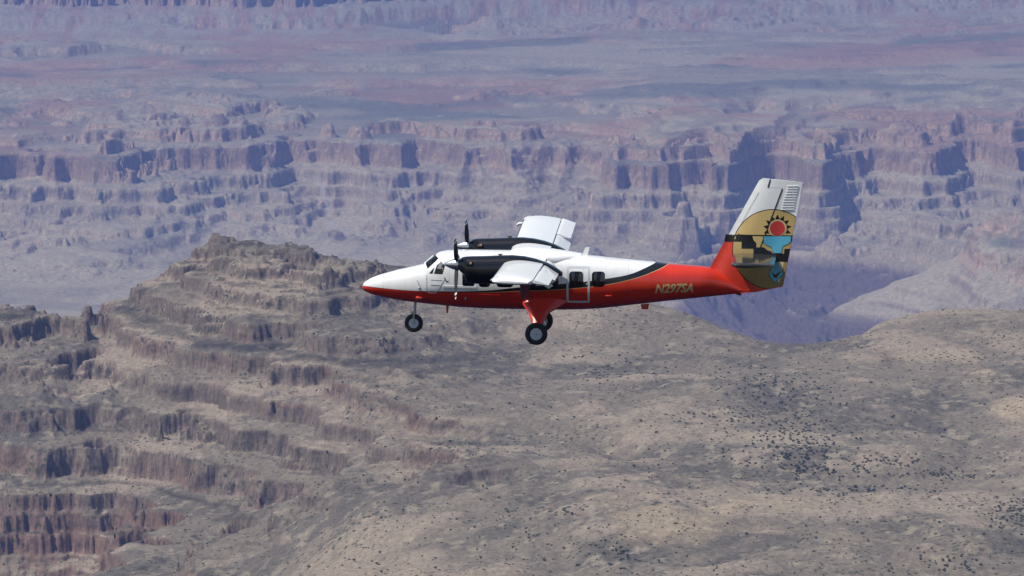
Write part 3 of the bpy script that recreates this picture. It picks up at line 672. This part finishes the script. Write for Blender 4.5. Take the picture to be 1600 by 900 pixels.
for s_ in (-1, 1):
    bm = bmesh.new(); rings = []
    for y in (3.5, 5, 7, 9.3):
        fs = [.035,.015,.004,0,.004,.015,.035]; r = [wing_pt(f, foil(f)[0 if i < 4 else 1], s_*y)+Vector((-.004, 0, .004 if i < 3 else (-.004 if i > 3 else 0))) for i, f in enumerate(fs)]
        rings.append(r)
    vs = [[bm.verts.new(p) for p in r] for r in rings]
    for a, b_ in zip(vs, vs[1:]):
        for i in range(6): bm.faces.new([a[i], a[i+1], b_[i+1], b_[i]])
    done(bm, 'deice_boot', wing, m_boot)
    def flap(name, y0, y1, f0, f1, ang, dx=0, dz=0):
        bm = bmesh.new(); rings = []
        for y in (y0, (y0+y1)/2, y1):
            hinge = wing_pt(f0, foil(f0)[0]*.3, s_*y)+Vector((dx, 0, dz)); L = (f1-f0)*CH; pr = [(0,.0),(.03,.045),(.12,.07),(.3,.068),(.6,.04),(1,.004),(1,-.004),(.6,-.012),(.3,-.025),(.12,-.035),(.03,-.025)]
            A = ang+INC; rings.append([hinge+Vector((a*L*math.cos(A)+t_*math.sin(A), 0, -a*L*math.sin(A)+t_*math.cos(A))) for a, t_ in pr])
        loft(bm, rings); return done(bm, name, wing, m_white, 40)
    flap('flap', .98, 5.75, .715, 1.03, math.radians(24), 0, -.005)
    flap('aileron', 5.82, 9.72, .715, 1.0, math.radians(9))
    for y in (1.15, 3.6, 5.7):
        bm = bmesh.new(); h0 = wing_pt(.60, foil(.60)[1], s_*y); pts = [h0, h0+Vector((.30, 0, -.02)), h0+Vector((.72, 0, -.36)), h0+Vector((.58, 0, -.46)), h0+Vector((.18, 0, -.20))]
        a = [bm.verts.new(p+Vector((0, -.025, 0))) for p in pts]; b_ = [bm.verts.new(p+Vector((0, .025, 0))) for p in pts]
        bm.faces.new(a); bm.faces.new(b_[::-1])
        for i in range(5): bm.faces.new([a[(i+1) % 5], a[i], b_[i], b_[(i+1) % 5]])
        done(bm, 'flap_bracket', wing, m_white if y > 2 else m_grey, smooth=False)
    # tip lamp set into the leading edge
    bm = bmesh.new(); c_ = wing_pt(.05, foil(.05)[0]*.75, s_*9.55); bmesh.ops.create_uvsphere(bm, u_segments=14, v_segments=8, radius=1, matrix=Matrix.Translation(c_) @ Matrix.Rotation(math.radians(-28), 4, 'Y') @ Matrix.Diagonal((.16, .08, .03, 1)))
    done(bm, 'wing_tip_lamp', wing, m_grey)
    if s_ > 0: bm = bmesh.new(); c_ = wing_pt(.0, .02, s_*8.3); tube(bm, [c_+Vector((.10, 0, .03)), c_+Vector((-.08, 0, .02)), c_+Vector((-.15, 0, -.03)), c_+Vector((-.10, 0, -.08))], [.04, .055, .045, .02], 10); done(bm, 'landing_lamp', wing, m_white)
    # strut
    bm = bmesh.new(); a = Vector((5.93, s_*.86, -.50)); b_ = wing_pt(.42, foil(.42)[1], s_*4.4); rings = []
    for f in (0, .5, 1):
        c_ = a.lerp(b_, f); rings.append([c_+Vector((math.cos(k*math.pi/8)*.17, math.sin(k*math.pi/8)*.0, math.sin(k*math.pi/8)*.055)) for k in range(16)])
    loft(bm, rings); done(bm, 'wing_strut', plane, mat('strut_paint', (.11,.095,.08), .5) if s_ < 0 else m_white)

# --- engines
NY = 2.82
def nacelle(s_):
    st = [(3.70,1.10,.74,.20),(3.73,1.15,.69,.27),(3.80,1.195,.64,.33),(3.88,1.215,.56,.37),(3.93,1.22,.40,.39),(3.99,1.225,.31,.41),(4.12,1.235,.265,.42),(4.6,1.245,.255,.43),(5.2,1.275,.27,.44),(5.6,1.285,.33,.45),(6.0,1.25,.45,.45),(6.4,1.165,.55,.44),(6.8,1.03,.60,.40),(7.1,.88,.60,.34),(7.35,.70,.56,.22)]
    bm = bmesh.new(); rings = []
    for (x, zt1, zb1, h) in st:
        zc = (zt1+zb1)/2; hh = (zt1-zb1)/2; e = 2/2.5
        rings.append([Vector((x, s_*NY+math.copysign(abs(math.cos(a))**e, math.cos(a))*h, zc+math.copysign(abs(math.sin(a))**e, math.sin(a))*hh)) for a in [2*math.pi*(k+.5)/36 for k in range(36)]])
    loft(bm, rings); nc = done(bm, 'engine_nacelle', plane, m_black, 50)
    c0 = Vector((3.70, s_*NY, .945))
    bm = bmesh.new(); lathe(bm, [(-.56,.004),(-.52,.05),(-.42,.10),(-.28,.165),(-.14,.205),(-.03,.225),(0,.20)], c0, 'x', 28); done(bm, 'spinner', nc, m_metal, 40)
    m_bl = curve_mat('propeller_paint', [[(0, 1.06), (16, 1.06)], [(0, 1.14), (16, 1.14)], [(0, 1.22), (16, 1.22)]], [(.02,.02,.022), (.75,.75,.75), (.02,.02,.022), (.75,.75,.75)], coat=0, rough=.85, zr_=(-2, 2)) if 'propeller_paint' not in bpy.data.materials else bpy.data.materials['propeller_paint']
    for k, ang in enumerate((37, 157, 277)):
        bm = bmesh.new(); rings = []
        for (r, wd, tw, th) in ((.10,.05,60,.05),(.24,.07,50,.05),(.42,.11,40,.04),(.65,.13,31,.03),(.95,.12,24,.02),(1.18,.095,20,.014),(1.27,.065,19,.01),(1.295,.03,18,.006)):
            a = math.radians(90-tw); rings.append([Vector((math.cos(q)*wd*math.cos(a)-math.sin(q)*th*math.sin(a), math.cos(q)*wd*math.sin(a)+math.sin(q)*th*math.cos(a), r)) for q in [2*math.pi*j/12 for j in range(12)]])
        loft(bm, rings); bo = done(bm, 'propeller_blade', nc, m_bl, 60); bo.location = c0+Vector((-.10, 0, 0)); bo.rotation_euler = (math.radians(ang if s_ < 0 else ang-4), 0, 0)
    for q in (-1, 1):
        bm = bmesh.new(); p = Vector((4.02, s_*NY+q*.36, .99)); tube(bm, [p, p+Vector((.05, q*.08, .02)), p+Vector((.17, q*.13, .02))], [.085, .085, .075], 14, cap=False)
        done(bm, 'exhaust_stub', nc, m_exh, 50)
    bm = bmesh.new(); tube(bm, [(5.15, s_*NY, 1.24), (5.15, s_*NY, 1.31)], .035, 8); tube(bm, [(5.07, s_*NY, 1.31), (5.23, s_*NY, 1.31)], .022, 8); done(bm, 'filler_cap', nc, m_dark)
    bm = bmesh.new(); box(bm, (3.955, s_*NY, .42), (.02, .44, .16)); done(bm, 'air_intake', nc, m_dark, smooth=False)
nacelle(-1); nacelle(1)

# --- tail
def fin_y(x, z): return np.interp((x-np.interp(z, [LZ(450), LZ(276)], [LX(1104), LX(1186)]))/1.6, [0,.03,.12,.35,.7,1.0], [.0,.035,.07,.095,.07,.02])*np.interp(z, [-.3, 3.8], [1.25, .75])
FIN = [(1109,416),(1185,280),(1191,276.3),(1201.5,277.2),(1197.5,290.5),(1221.3,291.5),(1187.8,384.2),(1160.5,456),(1140,450)]
RUD = [(1203,277.6),(1252.5,282.3),(1244.4,329),(1233,393),(1223,444.5),(1204,448.5),(1180,453.8),(1160,455),(1188.2,384),(1222,291),(1199.5,290)]
def tail_plate(name, poly, m, parent, extra=0.0, cell=7.0):
    """cut the outline into small cells and push them out to the fin section on both sides"""
    bm = bmesh.new(); vs = [bm.verts.new((LX(u), 0, LZ(v))) for u, v in poly]; bm.faces.new(vs)
    for ax, lo_, hi_ in (((1,0,0), LX(1090), LX(1260)), ((0,0,1), LZ(462), LZ(270))):
        n = int((hi_-lo_)*SC/cell)
        for k in range(1, n):
            c_ = lo_+(hi_-lo_)*k/n; bmesh.ops.bisect_plane(bm, geom=bm.verts[:]+bm.edges[:]+bm.faces[:], plane_co=(c_*ax[0], 0, c_*ax[2]), plane_no=ax)
    if not extra:
        bnd = [e for e in bm.edges if e.is_boundary]; faces = bm.faces[:]
        d_ = bmesh.ops.duplicate(bm, geom=bm.verts[:]+bm.edges[:]+bm.faces[:]); vm = d_['vert_map']
        pairs = [(e.verts[0], e.verts[1]) for e in bnd]
        far = {v: vm[v] for e in bnd for v in e.verts}; fset = {v for v in d_['geom'] if isinstance(v, bmesh.types.BMVert)}
        for a, b_ in pairs: bm.faces.new([a, b_, far[b_], far[a]])
        for v in bm.verts: v.co.y = (1 if v in fset else -1)*max(fin_y(v.co.x, v.co.z), .012)
    else:
        for v in bm.verts: v.co.y = -max(fin_y(v.co.x, v.co.z), .012)-extra
    return done(bm, name, parent, m, 40)
zW, zB = LZ(364.8), LZ(375.3)
m_fin = curve_mat('fin_paint', [[(0, zB), (16, zB)], [(0, zW), (16, zW)]], [RED, BLACK, WHITE], zr_=(-1.5, 4.5))
m_hinge = mat('hinge_gap', (.02,.02,.022), .8)
fin = tail_plate('tail_fin', FIN, m_fin, plane); rud = tail_plate('rudder', RUD, m_fin, plane)
tail_plate('hinge_line', [(1220.3,292),(1222.3,292),(1188.6,384),(1186.6,384)], m_hinge, fin, .012)
tail_plate('hinge_line', [(1198,290.8),(1200,290.8),(1203.4,278),(1201.6,278)], m_hinge, fin, .012)
# emblem painted on the tail
def clip(poly, hp):
    for (ax, ay, bx_, by) in hp:
        out = []; side = lambda p: (bx_-ax)*(p[1]-ay)-(by-ay)*(p[0]-ax)
        for i in range(len(poly)):
            p, q = poly[i], poly[(i+1) % len(poly)]; sp, sq = side(p), side(q)
            if sp >= 0: out.append(p)
            if sp*sq < 0: f = sp/(sp-sq); out.append((p[0]+(q[0]-p[0])*f, p[1]+(q[1]-p[1])*f))
        poly = out
    return poly
TE = [(1252,284,1223,444.5),(1223,443.6,1160,454)]
def Z6(pts): return [(1100+u*.2222, 260+v*.2222) for u, v in pts]
tanm, t, b = newmat('tan_paint'); tc = t.nodes.new('ShaderNodeTexCoord'); gr = t.nodes.new('ShaderNodeVectorMath'); gr.operation = 'DISTANCE'; t.links.new(tc.outputs['Object'], gr.inputs[0]); gr.inputs[1].default_value = (LX(1185), -.1, LZ(350))
rp = t.nodes.new('ShaderNodeValToRGB'); rp.color_ramp.elements[0].color = (.62,.44,.17,1); rp.color_ramp.elements[1].color = (.27,.18,.055,1); rp.color_ramp.elements[0].position = .35; rp.color_ramp.elements[1].position = 1.0
dv = t.nodes.new('ShaderNodeMath'); dv.operation = 'DIVIDE'; dv.inputs[1].default_value = 2.0; t.links.new(gr.outputs['Value'], dv.inputs[0]); t.links.new(dv.outputs[0], rp.inputs[0]); t.links.new(rp.outputs[0], b.inputs['Base Color']); b.inputs['Roughness'].default_value = .35; b.inputs['Coat Weight'].default_value = .5
m_sun = mat('sun_red_paint', (.55,.045,.04), .35, coat=.5); m_blue = mat('sky_blue_paint', (.10,.42,.58), .35, coat=.5); m_cream = mat('cream_paint', (.66,.56,.34), .35, coat=.5)
def circ(cx, cy, r, n=56): return [(cx+r*math.cos(2*math.pi*k/n), cy+r*math.sin(2*math.pi*k/n)) for k in range(n)]
def decal(name, poly, m, lvl, cell=6.0):
    poly = clip(poly, TE)
    a = sum(poly[i][0]*poly[(i+1) % len(poly)][1]-poly[(i+1) % len(poly)][0]*poly[i][1] for i in range(len(poly)))
    return tail_plate(name, poly if a > 0 else poly[::-1], m, rud, .004+.004*lvl, cell)
cxd, cyd, rd = 1100+478*.2222, 260+570*.2222, 61.5
decal('emblem_outline', circ(cxd, cyd, rd+1.3), m_black, 0); decal('emblem_disc', circ(cxd, cyd, rd), tanm, 1)
decal('emblem_mesa', Z6([(150,468),(335,468),(345,505),(365,525),(365,556),(420,556),(440,575),(470,585),(480,600),(560,600),(562,566),(620,566),(620,658),(455,658),(418,612),(345,606),(345,565),(262,565),(262,517),(140,517)]), m_black, 2)
decal('emblem_band', Z6([(230,466),(640,472),(640,480),(230,474)]), m_black, 2)
for k in range(9):
    a = math.radians(-198+k*27); c_, s_ = math.cos(a), math.sin(a); px_, py_ = -s_, c_
    decal('sun_ray', Z6([(512+66*c_+16*px_, 424+66*s_+16*py_), (512+66*c_-16*px_, 424+66*s_-16*py_), (512+100*c_, 424+100*s_)]), m_black, 2)
decal('emblem_sun_ring', circ(1100+512*.2222, 260+423*.2222, 59*.2222, 32), m_cream, 3); decal('emblem_sun', circ(1100+512*.2222, 260+423*.2222, 53*.2222, 32), m_sun, 4)
T_ = [(416,478),(606,478),(606,512),(590,530),(550,548),(540,596),(484,596),(472,556),(440,540),(418,528)]
decal('emblem_pot_outline', Z6([(512+(u-512)*1.05, 537+(v-537)*1.07) for u, v in T_]), m_black, 3); decal('emblem_pot', Z6(T_), m_blue, 4)
decal('emblem_patch', Z6([(468,657),(560,657),(530,800),(520,800)]), m_cream, 2)
Dm_ = [(512,662),(556,745),(494,802),(455,748),(488,664)]
decal('emblem_diamond_outline', Z6([(505+(u-505)*1.07, 735+(v-735)*1.06) for u, v in Dm_]), m_black, 3); decal('emblem_diamond', Z6(Dm_), m_blue, 4, 9)
decal('emblem_bird', Z6([(474,730),(500,748),(538,722),(510,768),(492,768)]), m_black, 5)
# stiffening beads pressed into the rudder skin
for i in range(31):
    v = 288+i*4.05
    if v > 325: continue
    u1 = np.interp(v, [282,329,393,444], [1250,1242,1231,1222])-2; u0 = max(np.interp(v, [291,384,455], [1224,1190,1162])+4, u1-22); zc = LZ(v)
    bm = bmesh.new(); rings = []
    for f in (0, .1, .5, .9, 1):
        u = u0+(u1-u0)*f; yb = -max(fin_y(LX(u), zc), .012)-.016; hh = .016 if 0 < f < 1 else .004; dp = .016 if 0 < f < 1 else .002
        rings.append([Vector((LX(u), yb-dp*math.cos(a)*.8, zc+hh*math.sin(a))) for a in [2*math.pi*k/6 for k in range(6)]])
    loft(bm, rings); bd = done(bm, 'rudder_bead', rud, m_white if v < 325 else (m_cream if not 333 < v < 352 else m_sun))
for i in range(17):
    f = i/16; bm = bmesh.new(); u = 1158.5+f*25; v = 344.5-f*45.5; bmesh.ops.create_icosphere(bm, subdivisions=1, radius=.016, matrix=Matrix.Translation((LX(u), -fin_y(LX(u), LZ(v))-.006, LZ(v)))); done(bm, 'vortex_tab', fin, m_dark)
bm = bmesh.new(); rings = []
for y, xo, sc in ((-3.15,.10,.9),(-3.1,.04,.97),(-2.8,0,1),(0,-.04,1.06),(2.8,0,1),(3.1,.04,.97),(3.15,.10,.9)):
    L = 1.52*sc; pr = [(0,0),(.02,.035),(.1,.075),(.3,.095),(.6,.07),(1,.008),(1,-.008),(.6,-.06),(.3,-.085),(.1,-.07),(.02,-.035)]
    rings.append([Vector((13.30+xo+a*L, y, 1.0+t_*(.35 if abs(y) > 3.12 else 1))) for a, t_ in pr])
loft(bm, rings); hs = done(bm, 'horizontal_stabilizer', plane, mat('stabilizer_paint', (.03,.03,.033), .16, coat=.5), 40)
bm = bmesh.new()
for s_ in (-1, 1): tube(bm, [(13.33, s_*.5, 1.0), (13.33, s_*3.05, 1.0)], .03, 8)
done(bm, 'stabilizer_boot', hs, m_dark)

# --- undercarriage
def wheel(parent, c, R, wdt):
    bm = bmesh.new(); lathe(bm, [(-wdt*.38,R*.52),(-wdt*.5,R*.68),(-wdt*.48,R*.86),(-wdt*.3,R*.97),(0,R),(wdt*.3,R*.97),(wdt*.48,R*.86),(wdt*.5,R*.68),(wdt*.38,R*.52)], c, 'y', 36); ty = done(bm, 'tyre', parent, m_tyre, 50)
    bm = bmesh.new(); lathe(bm, [(-wdt*.44,R*.10),(-wdt*.46,R*.20),(-wdt*.47,R*.30),(-wdt*.46,R*.44),(-wdt*.44,R*.53),(wdt*.42,R*.53),(wdt*.34,R*.44),(wdt*.4,R*.18)], c, 'y', 28); done(bm, 'rim', parent, m_rim, 30)
    bm = bmesh.new(); lathe(bm, [(-wdt*.54,R*.05),(-wdt*.53,R*.11),(-wdt*.3,R*.13)], c, 'y', 16); done(bm, 'hub_cap', parent, m_grey)
ng = Vector((LX(646), 0, LZ(506)))
bm = bmesh.new(); tube(bm, [(ng.x+.06, 0, -.70), (ng.x+.03, 0, -1.15)], .05, 12); tube(bm, [(ng.x+.03, 0, -1.1), (ng.x+.02, 0, -1.22)], .065, 12)
for s_ in (-1, 1): tube(bm, [(ng.x+.02, 0, -1.2), (ng.x+.01, s_*.13, -1.24), (ng.x, s_*.135, ng.z)], .03, 8)
ngo = done(bm, 'nose_gear', plane, m_grey); wheel(ngo, ng, .335, .22)
bm = bmesh.new(); tube(bm, [(ng.x-.03, -.05, -.92), (ng.x-.12, -.05, -1.05), (ng.x-.02, -.05, -1.19)], .018, 6); done(bm, 'torque_link', ngo, m_metal)
for s_ in (-1, 1):
    bm = bmesh.new(); rings = []
    for (y, z, x0, x1, th) in ((.50,-.50,5.74,7.75,.20),(.80,-.74,5.84,7.25,.16),(1.05,-1.00,6.05,6.78,.13),(1.32,-1.26,6.16,6.62,.10),(1.56,-1.52,6.18,6.56,.08)):
        rings.append([Vector(((x0+x1)/2+math.cos(a)*(x1-x0)/2, s_*(y+math.sin(a)*th*.75), z+math.sin(a)*th*.6)) for a in [2*math.pi*k/20 for k in range(20)]])
    loft(bm, rings); mg = done(bm, 'main_gear', plane, m_red, 50); wheel(mg, Vector((6.37, s_*1.85, -1.64)), .405, .30)
    bm = bmesh.new(); tube(bm, [(6.37, s_*1.5, -1.6), (6.37, s_*1.86, -1.64)], .06, 10); done(bm, 'axle', mg, m_metal)

# --- cabin fittings
bm = bmesh.new(); box(bm, (5.75, 0, -.56), (5.6, 1.15, .05)); done(bm, 'cabin_floor', plane, m_dark, smooth=False)
def seat(x, y):
    bm = bmesh.new(); box(bm, (x, y, -.28), (.45, .45, .10)); box(bm, (x, y, -.45), (.3, .3, .3)); st = done(bm, 'seat', plane, m_seat, smooth=False)
    bm = bmesh.new(); rings = [[Vector((x+.24+k*.10+math.cos(a)*.055, y+math.sin(a)*.23*sc, -.25+k*.68)) for a in [2*math.pi*j/14 for j in range(14)]] for k, sc in ((0,1),(.3,1),(.7,.95),(.95,.8),(1.0,.55))]
    loft(bm, rings); done(bm, 'backrest', st, m_seat, 50)
for x in (4.3, 5.05, 5.85, 6.6, 7.4, 8.2):
    for y in (-.5, .5): seat(x, y)
seat(3.02, -.42); seat(3.02, .42)
bm = bmesh.new(); box(bm, (2.38, 0, -.15), (.12, 1.2, .42)); done(bm, 'instrument_panel', plane, m_dark, smooth=False)

# --- pilot
def skin_person(origin):
    V = []; E = []; Rr = []
    def add(p, r, par=None):
        V.append(Vector(p)); Rr.append(r)
        if par is not None: E.append((par, len(V)-1))
        return len(V)-1
    pel = add((0,0,0), (.15,.12)); be = add((.0,0,.2), (.145,.11), pel); ch = add((-.01,0,.42), (.17,.12), be); nk = add((-.02,0,.56), (.055,.055), ch); hd0 = add((-.03,0,.62), (.06,.06), nk)
    hd1 = add((-.045,0,.70), (.085,.10), hd0); hd2 = add((-.04,0,.80), (.075,.09), hd1)
    for s_ in (-1, 1):
        sh = add((-.01,s_*.19,.47), (.06,.06), ch); el = add((-.12,s_*.25,.24), (.045,.045), sh); wr = add((-.36,s_*.2,.26), (.03,.03), el); pm = add((-.44,s_*.19,.28), (.035,.022), wr)
        for k in range(4):
            b0 = add((-.47,s_*(.165+.017*k),.29), (.010,.010), pm); b1 = add((-.505,s_*(.165+.016*k),.285-.004*k), (.009,.009), b0); add((-.50,s_*(.165+.016*k),.255), (.008,.008), b1)
        t0 = add((-.44,s_*.15,.30), (.011,.011), pm); add((-.48,s_*.14,.31), (.009,.009), t0)
        hp = add((-.06,s_*.10,-.02), (.09,.09), pel); kn = add((-.46,s_*.13,.03), (.065,.065), hp); an = add((-.56,s_*.13,-.36), (.045,.045), kn); add((-.68,s_*.13,-.40), (.04,.035), an)
    me = bpy.data.meshes.new('person'); me.from_pydata([v[:] for v in V], E, []); o = bpy.data.objects.new('person', me); COL.objects.link(o)
    md = o.modifiers.new('skin', 'SKIN'); sv = me.skin_vertices[0].data
    for i, r in enumerate(Rr): sv[i].radius = r; sv[i].use_root = (i == 0)
    o.modifiers.new('sub', 'SUBSURF').levels = 2; o.modifiers['sub'].render_levels = 2
    dg = bpy.context.evaluated_depsgraph_get(); dg.update(); m2 = bpy.data.meshes.new_from_object(o.evaluated_get(dg)); bpy.data.objects.remove(o)
    skinm = mat('skin', (.45,.26,.18), .6); shirt = mat('white_shirt', (.62,.63,.66), .8); trou = mat('dark_trousers', (.02,.022,.03), .8)
    m2.materials.clear(); [m2.materials.append(k) for k in (shirt, skinm, trou)]
    for p_ in m2.polygons:
        c_ = p_.center; p_.material_index = 1 if (c_.z > .53 or c_.x < -.20 and c_.z > .15) else (2 if c_.z < .04 or c_.x < -.2 else 0); p_.use_smooth = True
    po = bpy.data.objects.new('person', m2); COL.objects.link(po)
    def ch(name, bm, m): return done(bm, name, po, m, 50)
    bm = bmesh.new(); bmesh.ops.create_uvsphere(bm, u_segments=16, v_segments=10, radius=1, matrix=Matrix.Translation((-.02,0,.80)) @ Matrix.Diagonal((.105,.09,.085,1))); ch('hair', bm, mat('brown_hair', (.05,.03,.02), .8))
    bm = bmesh.new()
    for s_ in (-1, 1): bmesh.ops.create_uvsphere(bm, u_segments=10, v_segments=6, radius=.04, matrix=Matrix.Translation((-.03,s_*.092,.73)) @ Matrix.Diagonal((1,.5,1.2,1)))
    tube(bm, [(-.03,-.1,.75),(-.02,-.08,.86),(-.02,0,.90),(-.02,.08,.86),(-.03,.1,.75)], .012, 6); tube(bm, [(-.03,-.1,.72),(-.10,-.08,.69),(-.14,-.02,.675)], .007, 6); ch('headset', bm, m_dark)
    bm = bmesh.new(); tube(bm, [(-.13,0,.735),(-.155,0,.715),(-.135,0,.705)], [.012,.016,.012], 8); ch('nose', bm, skinm)
    bm = bmesh.new()
    for s_ in (-1, 1): box(bm, (-.126,s_*.034,.755), (.02,.05,.026))
    box(bm, (-.134,0,.76), (.01,.03,.008)); ch('sunglasses', bm, m_dark)
    return po
pil = skin_person(None); pil['label'] = 'pilot in a pale shirt and headset sitting behind the cockpit side window'; pil['category'] = 'person'
RZ = Matrix.Rotation(-YAW, 3, 'Z'); pil.rotation_euler = (0, 0, -YAW); pil.location = plane.location+RZ @ Vector((3.02, -.42, -.22))


# ------------------------------------------------------------------ haze
bm = bmesh.new(); bmesh.ops.create_cube(bm, size=1)
zb = float(TZ.min())-5; zt = CZ+40
for v in bm.verts: v.co = Vector((v.co.x*44000, 30500+v.co.y*62000, (zb+zt)/2+v.co.z*(zt-zb)))
me = bpy.data.meshes.new('haze'); bm.to_mesh(me); bm.free()
hm = bpy.data.materials.new('haze'); hm.use_nodes = True; t = hm.node_tree; t.nodes.clear()
pv = t.nodes.new('ShaderNodeVolumePrincipled'); om = t.nodes.new('ShaderNodeOutputMaterial'); t.links.new(pv.outputs[0], om.inputs['Volume'])
pv.inputs['Color'].default_value = (.195, .325, .80, 1); pv.inputs['Density'].default_value = 3.4e-5; pv.inputs['Anisotropy'].default_value = 0.0
me.materials.append(hm); o = bpy.data.objects.new('haze', me); COL.objects.link(o); o['kind'] = 'stuff'
